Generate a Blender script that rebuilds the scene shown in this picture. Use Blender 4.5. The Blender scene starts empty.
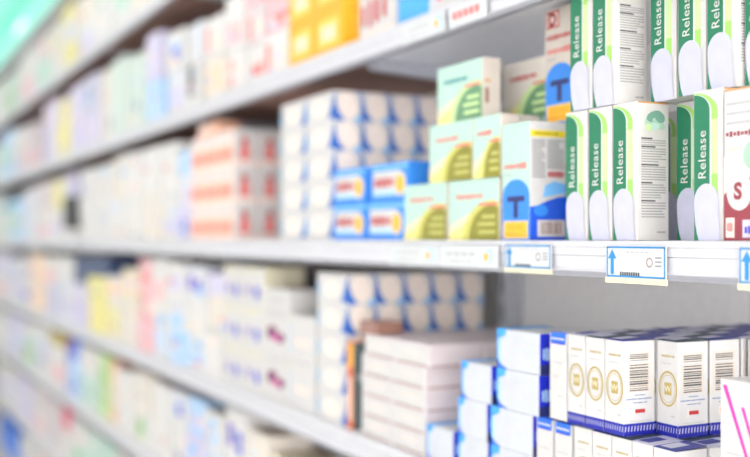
import bpy, bmesh, math, random
from mathutils import Vector, Matrix

random.seed(11)
SC = bpy.context.scene
COL = SC.collection
CAM_Z = 1.30           # camera height above the floor (m)

# ------------------------------------------------------------------ materials
MATS = {}
def lin(c):
    c = c / 255.0
    return c / 12.92 if c <= 0.04045 else ((c + 0.055) / 1.055) ** 2.4

def mat(name, rgb, rough=0.5, metal=0.0, emit=None, strength=0.0, noise=0.03, scale=60.0):
    if name in MATS:
        return MATS[name]
    m = bpy.data.materials.new(name)
    m.use_nodes = True
    nt = m.node_tree
    b = nt.nodes['Principled BSDF']
    col = tuple(lin(x) for x in rgb)
    b.inputs['Roughness'].default_value = rough
    b.inputs['Metallic'].default_value = metal
    tc = nt.nodes.new('ShaderNodeTexCoord')
    nz = nt.nodes.new('ShaderNodeTexNoise')
    nz.inputs['Scale'].default_value = scale
    nz.inputs['Detail'].default_value = 2
    nt.links.new(tc.outputs['Object'], nz.inputs['Vector'])
    rp = nt.nodes.new('ShaderNodeValToRGB')
    rp.color_ramp.elements[0].position = 0.3
    rp.color_ramp.elements[1].position = 0.7
    rp.color_ramp.elements[0].color = tuple(x * (1 - noise) for x in col) + (1,)
    rp.color_ramp.elements[1].color = tuple(min(1, x * (1 + noise)) for x in col) + (1,)
    nt.links.new(nz.outputs['Fac'], rp.inputs['Fac'])
    nt.links.new(rp.outputs['Color'], b.inputs['Base Color'])
    if emit:
        b.inputs['Emission Color'].default_value = tuple(lin(x) for x in emit) + (1,)
        b.inputs['Emission Strength'].default_value = strength
    MATS[name] = m
    return m

PAL = dict(
    dark_red=(140, 14, 26),
    sage_dark=(104, 150, 112),
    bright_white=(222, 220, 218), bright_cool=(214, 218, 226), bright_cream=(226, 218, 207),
    sage=(112, 158, 140), sage_pale=(168, 200, 180),
    white=(209, 207, 206), cool=(203, 207, 214), cream=(213, 203, 192), paper=(209, 206, 202),
    green=(26, 118, 84), lime=(160, 212, 104), pale_lime=(200, 228, 160), lavender=(197, 197, 219),
    slate=(96, 120, 170), grey=(150, 150, 150), pale_grey=(184, 184, 186), ink=(84, 84, 88), kraft=(206, 150, 90),
    mint=(184, 218, 204), red=(190, 40, 48), soft_red=(228, 120, 116), maroon=(150, 62, 74), blue=(52, 138, 232),
    deep_blue=(30, 88, 214), navy=(40, 48, 110), sky=(120, 190, 246), amber=(250, 186, 52), yellow=(240, 214, 40),
    olive_rim=(206, 202, 104), olive=(142, 138, 44), leaf=(104, 158, 104), straw=(236, 226, 140), olive_bar=(188, 186, 104),
    oval=(240, 226, 216), swoosh=(24, 98, 190), swoosh_pale=(120, 196, 246), salmon=(238, 184, 156), blush=(250, 220, 210),
    band=(26, 32, 158), gold=(186, 164, 96), flap=(52, 56, 142), flap_pale=(196, 196, 214), flap_dark=(62, 74, 90),
    cyan=(70, 170, 255), royal=(28, 44, 200), label_blue=(40, 110, 240), rust=(160, 120, 112), rose=(214, 202, 205),
    magenta=(240, 60, 170), pale_blue=(180, 214, 250), violet=(110, 70, 200), plum=(120, 16, 92), ivory=(220, 214, 188),
    orange=(250, 174, 30), orange_pale=(253, 208, 96), terracotta=(226, 112, 50), charcoal=(84, 98, 100), brown=(150, 110, 96),
    black=(38, 40, 44), teal=(40, 140, 150), peach=(248, 214, 186), pink=(240, 186, 192), lilac=(210, 204, 230),
    mint_white=(204, 218, 210), midnight=(54, 74, 116), grass=(120, 190, 90), tag=(208, 212, 214), tag_blue=(44, 140, 204),
    hot_pink=(226, 40, 110), cobalt=(16, 116, 232), ochre=(196, 168, 30),
)
def M(n):
    return mat(n, PAL[n], rough=0.45 if n not in ('ink', 'grey') else 0.7)

STEEL = mat('white_powder_coat', (243, 243, 245), 0.35)
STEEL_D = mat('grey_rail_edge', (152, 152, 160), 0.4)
BACK = mat('back_panel_grey', (246, 244, 243), 0.55)
POST = mat('post_grey', (190, 192, 200), 0.45)

# ------------------------------------------------------------------ mesh builder
class MB:
    def __init__(self):
        self.v, self.f, self.mi, self.mats = [], [], [], []
    def idx(self, m):
        if m not in self.mats:
            self.mats.append(m)
        return self.mats.index(m)
    def poly(self, pts, m):
        b = len(self.v)
        self.v += [tuple(p) for p in pts]
        self.f.append(tuple(range(b, b + len(pts))))
        self.mi.append(self.idx(m))
    def mesh(self, verts, faces, m):
        b = len(self.v)
        self.v += [tuple(p) for p in verts]
        k = self.idx(m)
        for f in faces:
            self.f.append(tuple(b + i for i in f)); self.mi.append(k)
    def box(self, x0, x1, y0, y1, z0, z1, m, bev=0.0, faces=None):
        bm = bmesh.new()
        bmesh.ops.create_cube(bm, size=1)
        for v in bm.verts:
            v.co = Vector(((x0 + x1) / 2 + v.co.x * (x1 - x0), (y0 + y1) / 2 + v.co.y * (y1 - y0), (z0 + z1) / 2 + v.co.z * (z1 - z0)))
        if bev:
            bmesh.ops.bevel(bm, geom=bm.edges[:], offset=bev, segments=2, affect='EDGES', profile=0.6)
        bm.verts.index_update(); bm.normal_update()
        b = len(self.v)
        self.v += [tuple(v.co) for v in bm.verts]
        for f in bm.faces:
            mm = m
            if faces:
                n = f.normal
                key = 'F' if n.y < -.9 else 'S' if n.x > .9 else 'T' if n.z > .9 else 'B' if n.z < -.9 else None
                mm = faces.get(key, m)
            self.f.append(tuple(b + v.index for v in f.verts)); self.mi.append(self.idx(mm))
        bm.free()
    def extrude(self, prof, x0, x1, mats):
        """profile of (y, z) points, closed; extruded along x"""
        n = len(prof); b = len(self.v)
        self.v += [(x0, y, z) for y, z in prof] + [(x1, y, z) for y, z in prof]
        for i in range(n):
            j = (i + 1) % n
            self.f.append((b + i, b + j, b + n + j, b + n + i)); self.mi.append(self.idx(mats[i] if isinstance(mats, list) else mats))
        m0 = mats[0] if isinstance(mats, list) else mats
        self.f.append(tuple(b + i for i in reversed(range(n)))); self.mi.append(self.idx(m0))
        self.f.append(tuple(b + n + i for i in range(n))); self.mi.append(self.idx(m0))
    def data(self, name):
        me = bpy.data.meshes.new(name)
        me.from_pydata(self.v, [], self.f)
        for m in self.mats:
            me.materials.append(m)
        me.polygons.foreach_set('material_index', self.mi)
        me.update()
        return me

def link(name, me, parent=None):
    o = bpy.data.objects.new(name, me)
    COL.objects.link(o)
    if parent is not None:
        o.parent = parent
    return o

def tag(o, label, cat, group=None, kind=None):
    if label: o['label'] = label
    if cat: o['category'] = cat
    if group: o['group'] = group
    if kind: o['kind'] = kind
    return o

def empty(name, loc):
    o = bpy.data.objects.new(name, None)
    o.empty_display_size = 0.02
    COL.objects.link(o)
    o.location = loc
    return o

_txt = {}
def text_geo(s, bold=0.012):
    if (s, bold) in _txt:
        return _txt[(s, bold)]
    cu = bpy.data.curves.new('lettering_curve', 'FONT')
    cu.body = s; cu.size = 1; cu.align_x = 'CENTER'; cu.align_y = 'CENTER'; cu.offset = bold
    cu.resolution_u = 4; cu.space_character = 1.06
    o = bpy.data.objects.new('lettering_tmp', cu)
    COL.objects.link(o)
    dg = bpy.context.evaluated_depsgraph_get()
    me = o.evaluated_get(dg).to_mesh()
    vs = [(v.co.x, v.co.y) for v in me.vertices]
    fs = [tuple(p.vertices) for p in me.polygons]
    o.evaluated_get(dg).to_mesh_clear()
    bpy.data.objects.remove(o); bpy.data.curves.remove(cu)
    xs = [p[0] for p in vs]; ys = [p[1] for p in vs]
    cx, cy = (min(xs) + max(xs)) / 2, (min(ys) + max(ys)) / 2
    r = ([(x - cx, y - cy) for x, y in vs], fs, max(xs) - min(xs), max(ys) - min(ys))
    _txt[(s, bold)] = r
    return r

class Faces:
    """printing on the faces of a w x d x h carton whose base centre is the origin; u, v in metres from the face's lower far/front corner"""
    def __init__(self, mb, w, d, h, base=0.0002):
        self.mb, self.w, self.d, self.h, self.base = mb, w, d, h, base
    def P(self, face, u, v, lay):
        o = self.base + lay * 0.00012
        if face == 'F': return (-self.w / 2 + u, -self.d / 2 - o, v)
        if face == 'S': return (self.w / 2 + o, -self.d / 2 + u, v)
        return (-self.w / 2 + u, -self.d / 2 + v, self.h + o)
    def dim(self, face):
        return (self.w, self.h) if face == 'F' else (self.d, self.h) if face == 'S' else (self.w, self.d)
    def poly(self, face, m, pts, lay=0):
        a, b = self.dim(face)
        self.mb.poly([self.P(face, u * a, v * b, lay) for u, v in pts], M(m))
    def rect(self, face, m, u0, v0, u1, v1, lay=0):
        self.poly(face, m, [(u0, v0), (u1, v0), (u1, v1), (u0, v1)], lay)
    def ell(self, face, m, cu, cv, ru, rv, lay=0, tilt=0.0, n=28):
        a, b = self.dim(face)
        pts = []
        for i in range(n):
            t = 2 * math.pi * i / n
            x, y = ru * a * math.cos(t), rv * b * math.sin(t)
            x, y = x * math.cos(tilt) - y * math.sin(tilt), x * math.sin(tilt) + y * math.cos(tilt)
            pts.append((cu + x / a, cv + y / b))
        self.poly(face, m, pts, lay)
    def ring(self, face, m, cu, cv, ru, rv, t, lay=0, n=40):
        a, b = self.dim(face)
        for i in range(n):
            q = [2 * math.pi * (i + k) / n for k in (0, 1)]
            pts = [(cu + ru * math.cos(q[0]), cv + rv * math.sin(q[0])), (cu + ru * math.cos(q[1]), cv + rv * math.sin(q[1])),
                   (cu + (ru - t / a) * math.cos(q[1]), cv + (rv - t / b) * math.sin(q[1])), (cu + (ru - t / a) * math.cos(q[0]), cv + (rv - t / b) * math.sin(q[0]))]
            self.poly(face, m, pts, lay)
    def dome(self, face, m, u0, u1, v0, v1, rise, lay=0, n=18):
        """rectangle whose top is half an ellipse"""
        pts = [(u0, v0), (u1, v0)]
        for i in range(n + 1):
            t = math.pi * i / n
            pts.append(((u0 + u1) / 2 + (u1 - u0) / 2 * math.cos(t), v1 - rise + rise * math.sin(t)))
        self.poly(face, m, pts, lay)
    def text(self, face, m, s, cu, cv, size, up=False, lay=1, bold=0.012):
        vs, fs, tw, thh = text_geo(s, bold)
        a, b = self.dim(face)
        out = []
        for x, y in vs:
            x, y = x * size, y * size
            if up: x, y = -y, x
            out.append(self.P(face, cu * a + x, cv * b + y, lay))
        self.mb.mesh(out, fs, M(m))
    def lines(self, face, m, u0, u1, v0, v1, n, duty=0.4, lay=0, seed=1):
        r = random.Random(seed)
        for i in range(n):
            v = v0 + (v1 - v0) * (i + 0.5) / n
            t = (v1 - v0) / n * duty / 2
            e = u1 - (u1 - u0) * (r.random() * 0.35 if r.random() < 0.4 else 0)
            self.rect(face, m, u0, v - t, e, v + t, lay)
    def scribble(self, face, m, u0, u1, v, hgt, n, lay=0, seed=3):
        """a printed word too small to read: a run of short strokes"""
        r = random.Random(seed)
        st = (u1 - u0) / n
        for i in range(n):
            x = u0 + i * st
            t = hgt * (0.7 + 0.6 * r.random())
            self.rect(face, m, x, v - t / 2, x + st * 0.72, v + t / 2, lay)
    def bars(self, face, m, u0, u1, v0, v1, n, along_v=True, lay=0, seed=5):
        r = random.Random(seed)
        c = 0.0; L = []
        while len(L) < n:
            wv = 0.4 + r.random() * 1.2; g = 0.5 + r.random() * 0.9
            L.append((c, c + wv)); c += wv + g
        for a, b in L:
            a /= c; b /= c
            if along_v: self.rect(face, m, u0, v0 + (v1 - v0) * a, u1, v0 + (v1 - v0) * b, lay)
            else: self.rect(face, m, u0 + (u1 - u0) * a, v0, u0 + (u1 - u0) * b, v1, lay)

def body(w, d, h, m, faces=None, bev=0.0007):
    mb = MB()
    mb.box(-w / 2, w / 2, -d / 2, d / 2, 0, h, M(m), bev, {k: M(v) for k, v in faces.items()} if faces else None)
    return mb

# ------------------------------------------------------------------ carton designs: return (root mesh, [(part name, mesh, part label)])
def kit(w, d, h, parts, mb):
    return (mb.data('carton_body'), [(n, b.data(n), lab) for n, b, lab in parts], (w, d, h))

def part(w, d, h):
    b = MB()
    return b, Faces(b, w, d, h)

def tube_carton(shadow=False):
    w, d, h = 0.0400, 0.0440, 0.150
    mb = body(w, d, h, 'white', {'S': 'paper'})
    p, F = part(w, d, h)
    # green band with its rounded shoulder, white hairline, lime stripe
    n = 12
    def shoulder(u0, u1, v0, vtop, rise, m, lay, F=F):
        pts = [(u0, v0), (u1, v0)]
        for i in range(n + 1):
            t = math.pi / 2 * i / n
            pts.append((u0 + (u1 - u0) * math.cos(t), vtop - rise + rise * math.sin(t)))
        F.poly('F', m, pts, lay)
    shoulder(0.03, 0.82, 0.30, 0.985, 0.14, 'pale_lime', 0)
    shoulder(0.03, 0.82, 0.80, 0.985, 0.14, 'lime', 1)
    F.rect('F', 'lime', 0.60, 0.30, 0.82, 0.44, 1)
    shoulder(0.03, 0.62, 0.20, 0.975, 0.12, 'mint_white', 2)
    shoulder(0.03, 0.56, 0.0, 0.972, 0.11, 'green', 3)
    t, G = part(w, d, h)
    pts = [(0.20, 0.0), (0.93, 0.0), (0.88, 0.10), (0.86, 0.24)]
    for i in range(1, 16):
        q = math.pi * i / 15
        pts.append((0.45 + 0.41 * math.cos(q), 0.26 + 0.118 * math.sin(q)))
    pts += [(0.045, 0.20), (0.07, 0.12), (0.13, 0.05)]
    G.poly('F', 'lavender', pts, 5)
    l, L = part(w, d, h)
    L.text('F', 'white', 'Release', 0.31, 0.572, 0.0150, up=True, lay=5, bold=0.004)
    s, T = part(w, d, h)
    T.rect('S', 'kraft', 0.02, 0.988, 0.98, 0.999, 1)
    for k, (cu, cv, ru, rv, tl, mm) in enumerate(((.52, .86, .10, .022, .9, 'leaf'), (.62, .885, .16, .024, .3, 'green'), (.70, .85, .14, .020, -.5, 'leaf'), (.60, .835, .13, .016, .1, 'mint'),
                                                 (.72, .88, .08, .030, 1.2, 'green'), (.50, .83, .06, .016, -.8, 'pale_lime'))):
        T.ell('S', {'green': 'sage', 'leaf': 'sage_pale'}.get(mm, mm), 0.5 + (cu - 0.6) * 1.7, 0.86 + (cv - 0.86) * 1.5, ru * 1.6, rv * 1.6, 1 + k, tl)
    for k, (a, b, c) in enumerate(((0.68, 0.73, 3), (0.56, 0.67, 6), (0.43, 0.54, 6), (0.30, 0.41, 6), (0.16, 0.28, 6))):
        T.rect('S', 'ink', 0.12, b, 0.12 + 0.35 + 0.1 * (k % 3), b + 0.011, 1)
        T.lines('S', 'grey', 0.12, 0.9, a, b, c, 0.38, 1, seed=k)
    T.scribble('S', 'grey', 0.62, 0.9, 0.06, 0.014, 5, 1)
    return kit(w, d, h, [('printed_band', p, 'green and lime printed band'), ('tube_picture', t, 'pale lavender tube shape'),
                         ('lettering', l, 'white upright lettering'), ('leaflet_text', s, 'green emblem and fine grey print')], mb)

def t_carton(with_d):
    w, d, h = 0.0615, 0.055, 0.149
    mb = body(w, d, h, 'white', {'F': 'mint' if not with_d else 'cream', 'S': 'white'})
    p, F = part(w, d, h)
    F.dome('F', 'blue', 0.02, 0.995, 0.0, 0.52, 0.15, 0)
    F.rect('F', 'white', 0.06, 0.012, 0.94, 0.165, 1)
    F.rect('F', 'amber', 0.08, 0.02, 0.92, 0.157, 2)
    F.scribble('F', 'orange', 0.2, 0.78, 0.11, 0.035, 5, 3)
    F.scribble('F', 'orange', 0.15, 0.7, 0.05, 0.018, 7, 3)
    l, L = part(w, d, h)
    L.poly('F', 'navy', [(.20, .375), (.20, .328), (.43, .328), (.43, .19), (.59, .19), (.59, .328), (.82, .328), (.82, .375)], 3)
    r, R = part(w, d, h)
    R.scribble('F', 'soft_red', 0.10, 0.90, 0.63, 0.045, 8, 1, seed=4)
    R.scribble('F', 'pale_grey', 0.10, 0.4, 0.56, 0.022, 4, 1, seed=9)
    if with_d:
        R.rect('F', 'red', 0.06, 0.835, 0.49, 0.98, 1)
        R.rect('F', 'blush', 0.095, 0.85, 0.455, 0.965, 2)
        R.text('F', 'dark_red', 'D', 0.275, 0.907, 0.0220, lay=3, bold=0.04)
        R.scribble('F', 'red', 0.06, 0.95, 0.75, 0.035, 9, 1, seed=14)
    s, T = part(w, d, h)
    T.rect('S', 'yellow', 0.02, 0.87, 0.98, 0.925, 1)
    T.scribble('S', 'olive', 0.12, 0.8, 0.897, 0.02, 8, 2)
    T.lines('S', 'grey', 0.06, 0.42, 0.52, 0.85, 14, 0.5, 1, 2)
    T.lines('S', 'grey', 0.48, 0.95, 0.60, 0.85, 10, 0.5, 1, 6)
    T.scribble('S', 'red', 0.5, 0.97, 0.555, 0.05, 6, 2)
    T.poly('S', 'sky', [(0.35, 0.36), (0.98, 0.40), (0.98, 0.47), (0.7, 0.5), (0.42, 0.46)], 1)
    T.poly('S', 'deep_blue', [(0, 0), (1, 0), (1, 0.37), (0.8, 0.365), (0.5, 0.335), (0.2, 0.29), (0.0, 0.28)], 1)
    T.ell('S', 'blue', 0.3, 0.25, 0.2, 0.05, 2)
    b, B = part(w, d, h)
    B.rect('S', 'white', 0.2, 0.03, 0.97, 0.17, 3)
    B.bars('S', 'brown', 0.3, 0.9, 0.05, 0.155, 16, False, 4)
    return kit(w, d, h, [('front_print', p, 'blue dome over an orange panel'), ('lettering', l, 'dark blue letter T'), ('red_print', r, None),
                         ('side_print', s, None), ('barcode', b, 'white barcode label')], mb)

def s_carton():
    w, d, h = 0.092, 0.06, 0.1465
    mb = body(w, d, h, 'white', {'F': 'white'})
    p, F = part(w, d, h)
    F.rect('F', 'kraft', 0.01, 0.985, 0.99, 0.997, 0)
    F.lines('F', 'pale_grey', 0.03, 0.95, 0.74, 0.93, 3, 0.25, 0, 3)
    F.ell('F', 'grey', 0.42, 0.925, 0.03, 0.015, 1)
    F.scribble('F', 'maroon', 0.03, 0.85, 0.70, 0.028, 16, 1, seed=8)
    F.scribble('F', 'peach', 0.05, 0.25, 0.60, 0.02, 5, 1, seed=8)
    F.rect('F', 'maroon', 0.0, 0.0, 1.0, 0.41, 0)
    F.poly('F', 'blush', [(0.0, 0.3), (0.2, 0.43), (0.6, 0.5), (1, 0.46), (1, 0.6), (0.5, 0.62), (0.0, 0.55)], 1)
    F.ell('F', 'sage_pale', 0.42, 0.55, 0.16, 0.10, 2, 0.5)
    F.ell('F', 'peach', 0.55, 0.5, 0.12, 0.06, 3, 0.2)
    l, L = part(w, d, h)
    L.ell('F', 'white', 0.215, 0.325, 0.175, 0.128, 4)
    L.text('F', 'maroon', 'S', 0.20, 0.325, 0.0215, lay=6, bold=0.045)
    q, Q = part(w, d, h)
    Q.rect('F', 'blush', 0.03, 0.02, 0.15, 0.15, 3); Q.scribble('F', 'soft_red', 0.05, 0.13, 0.09, 0.06, 3, 4)
    R, RF = part(w, d, h)
    RF.rect('F', 'lilac', 0.26, 0.02, 0.45, 0.135, 3); RF.scribble('F', 'royal', 0.29, 0.42, 0.07, 0.05, 3, 4)
    return kit(w, d, h, [('front_print', p, None), ('lettering', l, 'white disc with maroon letter S'), ('pink_badge', q, None), ('lilac_badge', R, None)], mb)

def dome_carton(kind, w=0.122, ink=None, top='mint'):
    d, h = 0.030, 0.0822
    mb = body(w, d, h, 'white', {'F': top, 'S': 'cream'})
    p, F = part(w, d, h)
    dm, br = {'olive': ('olive', 'olive_bar'), 'green': ('sage_dark', 'pale_lime')}[kind]
    F.poly('F', 'straw', [(0.0, 0.0), (1, 0.0), (1, 0.52), (0.75, 0.5), (0.5, 0.42), (0.25, 0.26), (0.0, 0.14)], 0)
    F.poly('F', 'ivory', [(0.0, 0.10), (0.25, 0.22), (0.5, 0.38), (0.7, 0.47), (0.5, 0.47), (0.2, 0.34), (0.0, 0.24)], 1)
    rim = {'olive': 'olive_rim', 'green': 'pale_lime'}[kind]
    def arch(m, u0, v1, lay):      # half dome running off the far edge of the face
        pts = [(u0, 0.0), (1.0, 0.0), (1.0, v1 * 0.93)]
        for q in range(1, 15):
            a = math.pi * (0.42 + 0.58 * q / 14)
            pts.append((u0 + (0.86 - u0) * (1 + math.cos(a)), v1 * math.sin(a)))
        F.poly('F', m, pts, lay)
    arch(rim, 0.30, 0.64, 2)
    arch(dm, 0.42, 0.56, 3)
    for v, u in ((0.10, 0.62), (0.23, 0.60), (0.35, 0.68)):
        F.rect('F', br, u, v, 0.94, v + 0.06, 4)
    l, L = part(w, d, h)
    ink = ink or ('soft_red' if kind == 'olive' else 'teal')
    L.scribble('F', ink, 0.16, 0.70, 0.72, 0.07, 9, 1, seed=int(w * 1000))
    L.rect('F', 'soft_red', 0.62, 0.56, 0.98, 0.60, 4)
    L.scribble('S', 'kraft', 0.1, 0.45, 0.62, 0.06, 4, 1); L.rect('S', 'brown', 0.15, 0.25, 0.35, 0.5, 1)
    return kit(w, d, h, [('dome_print', p, kind + ' dome with pale bars on yellow swoosh'), ('small_print', l, None)], mb)

def badge_carton():
    w, d, h = 0.126, 0.08, 0.060
    mb = body(w, d, h, 'blue', None)
    p, F = part(w, d, h)
    F.rect('F', 'white', 0.06, 0.16, 0.80, 0.80, 0)
    F.poly('F', 'sky', [(0.0, 0.85), (1, 0.85), (1, 0.95), (0, 0.95)], 0)
    F.rect('F', 'pale_blue', 0.06, 0.16, 0.80, 0.30, 1)
    F.scribble('F', 'red', 0.10, 0.66, 0.50, 0.20, 8, 2, seed=5)
    b, B = part(w, d, h)
    B.ell('F', 'white', 0.80, 0.44, 0.15, 0.32, 2); B.ell('F', 'amber', 0.80, 0.44, 0.11, 0.24, 3)
    return kit(w, d, h, [('front_print', p, 'white panel with red word'), ('round_badge', b, 'round orange badge')], mb)

def oval_carton(deep=False):
    w, d, h = 0.1225, 0.0545, 0.0522
    mb = body(w, d, h, 'white', {'F': 'white', 'S': 'swoosh_pale' if False else 'white'})
    p, F = part(w, d, h)
    F.poly('S', 'swoosh', [(0.0, 0.97), (0.05, 0.86), (0.12, 0.52), (0.20, 0.28), (0.42, 0.0), (0.05, 0.0), (0.0, 0.12)], 0)
    F.poly('S', 'swoosh_pale', [(0.70, 0.0), (1.0, 0.0), (1.0, 0.2), (0.9, 0.16)], 0)
    F.poly('S', 'swoosh', [(1.0, 1.0), (0.88, 1.0), (1.0, 0.8)], 0)
    F.ell('S', 'oval', 0.53, 0.51, 0.36, 0.48, 1, 0.34)
    F.poly('F', 'swoosh', [(0.82, 0.06), (1.0, 0.06), (1.0, 0.70), (0.95, 0.5)], 0)
    F.poly('F', 'swoosh_pale', [(0.0, 0.2), (0.05, 0.2), (0.05, 0.7), (0.0, 0.7)], 0)
    F.ell('F', 'oval', 0.5, 0.5, 0.26, 0.3, 0)
    return kit(w, d, h, [('oval_print', p, 'pale oval edged by blue swooshes')], mb)

def figure_carton():
    w, d, h = 0.104, 0.056, 0.0815
    mb = body(w, d, h, 'white', {'F': 'blush', 'S': 'white'})
    p, F = part(w, d, h)
    F.rect('F', 'salmon', 0.0, 0.12, 1.0, 0.58, 0)
    F.scribble('F', 'soft_red', 0.08, 0.9, 0.34, 0.2, 6, 1, seed=2)
    F.rect('F', 'white', 0.1, 0.7, 0.75, 0.9, 1)
    F.ell('S', 'red', 0.5, 0.68, 0.15, 0.11, 0); F.poly('S', 'soft_red', [(0.3, 0.18), (0.68, 0.16), (0.72, 0.5), (0.5, 0.62), (0.27, 0.48)], 0)
    F.rect('S', 'blush', 0.0, 0.02, 1.0, 0.12, 0)
    return kit(w, d, h, [('figure_print', p, 'salmon band and red figure')], mb)

def gold_carton(flap='flap'):
    w, d, h = 0.0322, 0.0436, 0.1040
    mb = body(w, d, h, 'white', None)
    p, F = part(w, d, h)
    F.scribble('F', 'gold', 0.22, 0.85, 0.845, 0.022, 8, 0); F.scribble('F', 'pale_grey', 0.22, 0.7, 0.765, 0.012, 9, 0)
    F.ring('F', 'gold', 0.53, 0.50, 0.45, 0.188, 0.0021, 1)
    F.ring('F', 'gold', 0.53, 0.50, 0.35, 0.148, 0.0006, 1)
    F.rect('F', 'gold', 0.36, 0.435, 0.70, 0.565, 1)
    F.text('F', 'ivory', 'W', 0.53, 0.50, 0.0095, lay=3, bold=0.02)
    F.scribble('F', 'pale_grey', 0.66, 0.86, 0.215, 0.02, 3, 0)
    b, B = part(w, d, h)
    for f in 'FS':
        B.rect(f, 'band', 0, 0.0, 1, 0.128, 0)
        n = 8 if f == 'F' else 10
        for i in range(n):
            u = (i + 0.5) / n
            B.poly(f, 'flap_pale', [(u - 0.025, 0.045), (u + 0.01, 0.045), (u + 0.03, 0.10), (u - 0.005, 0.10)], 1)
    c, C = part(w, d, h)
    C.rect('S', 'cream', 0.1, 0.46, 0.86, 0.885, 0)
    C.bars('S', 'ink', 0.18, 0.78, 0.47, 0.875, 17, True, 1, seed=9)
    C.rect('S', 'white', 0.12, 0.765, 0.84, 0.79, 2)
    C.scribble('S', 'slate', 0.35, 0.7, 0.425, 0.012, 6, 1)
    C.scribble('S', 'slate', 0.08, 0.9, 0.385, 0.014, 14, 1); C.scribble('S', 'slate', 0.3, 0.75, 0.345, 0.012, 8, 1)
    C.rect('S', 'red', 0.36, 0.235, 0.68, 0.275, 1); C.rect('S', 'blush', 0.30, 0.215, 0.36, 0.295, 1)
    C.rect('S', 'pale_grey', 0.2, 0.145, 0.9, 0.152, 1)
    f, G = MB(), None
    # tucked lid: a thin board hinged along one edge, slightly sprung, with its tuck tab
    a = 0.0021
    f.mesh([(-w / 2, -d / 2, h + .0003), (w / 2, -d / 2, h + .0003), (w / 2, d / 2, h + a), (-w / 2, d / 2, h + a),
            (-w / 2, -d / 2, h + .0008), (w / 2, -d / 2, h + .0008), (w / 2, d / 2, h + a + .0006), (-w / 2, d / 2, h + a + .0006)],
           [(3, 2, 1, 0), (4, 5, 6, 7), (0, 1, 5, 4), (1, 2, 6, 5), (2, 3, 7, 6), (3, 0, 4, 7)], M(flap))
    f.mesh([(-w / 2 + .003, -d / 2 + .006, h + .0013), (w / 2 - .012, -d / 2 + .006, h + .0013), (w / 2 - .012, d / 2 - .012, h + .00255), (-w / 2 + .003, d / 2 - .012, h + .00255)], [(0, 1, 2, 3)], M('flap_pale' if flap != 'flap_pale' else 'flap'))
    return kit(w, d, h, [('emblem', p, 'gold ring emblem'), ('base_band', b, 'royal blue patterned band'), ('barcode_panel', c, None), ('top_flap', f, None)], mb)

def blue_label_carton():
    w, d, h = 0.0318, 0.10, 0.1036
    mb = body(w, d, h, 'white', {'S': 'white'})
    p, F = part(w, d, h)
    F.rect('F', 'label_blue', 0.06, 0.885, 0.98, 1.0, 0); F.rect('T', 'label_blue', 0.06, 0.0, 0.98, 0.13, 0)
    F.rect('F', 'white', 0.1, 0.925, 0.9, 0.945, 1)
    F.rect('F', 'royal', 0.1, 0.875, 0.95, 0.893, 1)
    q, Q = part(w, d, h)
    Q.scribble('F', 'pale_grey', 0.15, 0.8, 0.66, 0.018, 8, 0); Q.scribble('F', 'pale_grey', 0.2, 0.6, 0.5, 0.018, 5, 0, 7)
    Q.scribble('F', 'pale_grey', 0.5, 0.9, 0.28, 0.018, 5, 0, 8)
    return kit(w, d, h, [('blue_label', p, 'bright blue label over the top edge'), ('small_print', q, None)], mb)

def edge_carton(w=0.094):
    d, h = 0.075, 0.0512
    mb = body(w, d, h, 'cool', {'S': 'royal'})
    p, F = part(w, d, h)
    F.poly('F', 'cyan', [(0, 0.72), (0.22, 0.86), (0.22, 1), (0, 1)], 0)
    F.rect('F', 'cyan', 0, 0, 0.03, 1, 1); F.rect('F', 'pale_blue', 0.03, 0.1, 0.10, 0.8, 0)
    F.poly('F', 'label_blue', [(0, 0), (0.28, 0.0), (0.1, 0.09), (0.0, 0.24)], 1)
    F.rect('T', 'cyan', 0, 0, 0.25, 1, 0)
    q, Q = part(w, d, h)
    Q.scribble('F', 'lilac', 0.22, 0.6, 0.62, 0.05, 8, 1); Q.scribble('F', 'lilac', 0.2, 0.5, 0.38, 0.05, 6, 1, 8)
    R, RF = part(w, d, h)
    RF.scribble('S', 'pale_blue', 0.06, 0.3, 0.5, 0.3, 4, 1); RF.rect('S', 'navy', 0.0, 0.0, 0.25, 0.25, 1)
    return kit(w, d, h, [('corner_print', p, 'sky blue printed corners'), ('small_print', q, None), ('side_lettering', R, 'pale blue lettering on the dark blue end')], mb)

def flat_carton():
    w, d, h = 0.1065, 0.095, 0.0330
    mb = body(w, d, h, 'white', {'S': 'rose', 'T': 'rose'})
    p, F = part(w, d, h)
    F.rect('F', 'rust', 0.06, 0.0, 0.94, 0.075, 0)
    F.rect('F', 'rose', 0.0, 0.9, 1, 1, 0)
    F.scribble('F', 'blush', 0.3, 0.8, 0.55, 0.14, 6, 0)
    F.rect('S', 'rust', 0.05, 0.0, 0.95, 0.06, 0)
    return kit(w, d, h, [('line_print', p, None)], mb)

def blob_carton(kind):
    w, d, h = {'violet': (0.128, 0.09, 0.088), 'plum': (0.144, 0.09, 0.0890)}[kind]
    mb = body(w, d, h, 'white', {'S': 'ivory'})
    p, F = part(w, d, h)
    if kind == 'violet':
        F.ell('F', 'violet', 0.24, 0.42, 0.08, 0.14, 0); F.ell('F', 'royal', 0.68, 0.38, 0.11, 0.17, 0)
        F.rect('F', 'ivory', 0.0, 0.86, 0.8, 0.97, 0)
    else:
        F.ell('F', 'plum', 0.36, 0.52, 0.19, 0.15, 0, 0.15); F.ell('F', 'plum', 0.68, 0.42, 0.17, 0.11, 0, 0.1); F.ell('F', 'magenta', 0.52, 0.40, 0.14, 0.05, 1)
        F.scribble('F', 'pale_grey', 0.15, 0.9, 0.90, 0.05, 7, 0)
    return kit(w, d, h, [('blob_print', p, None)], mb)

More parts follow.
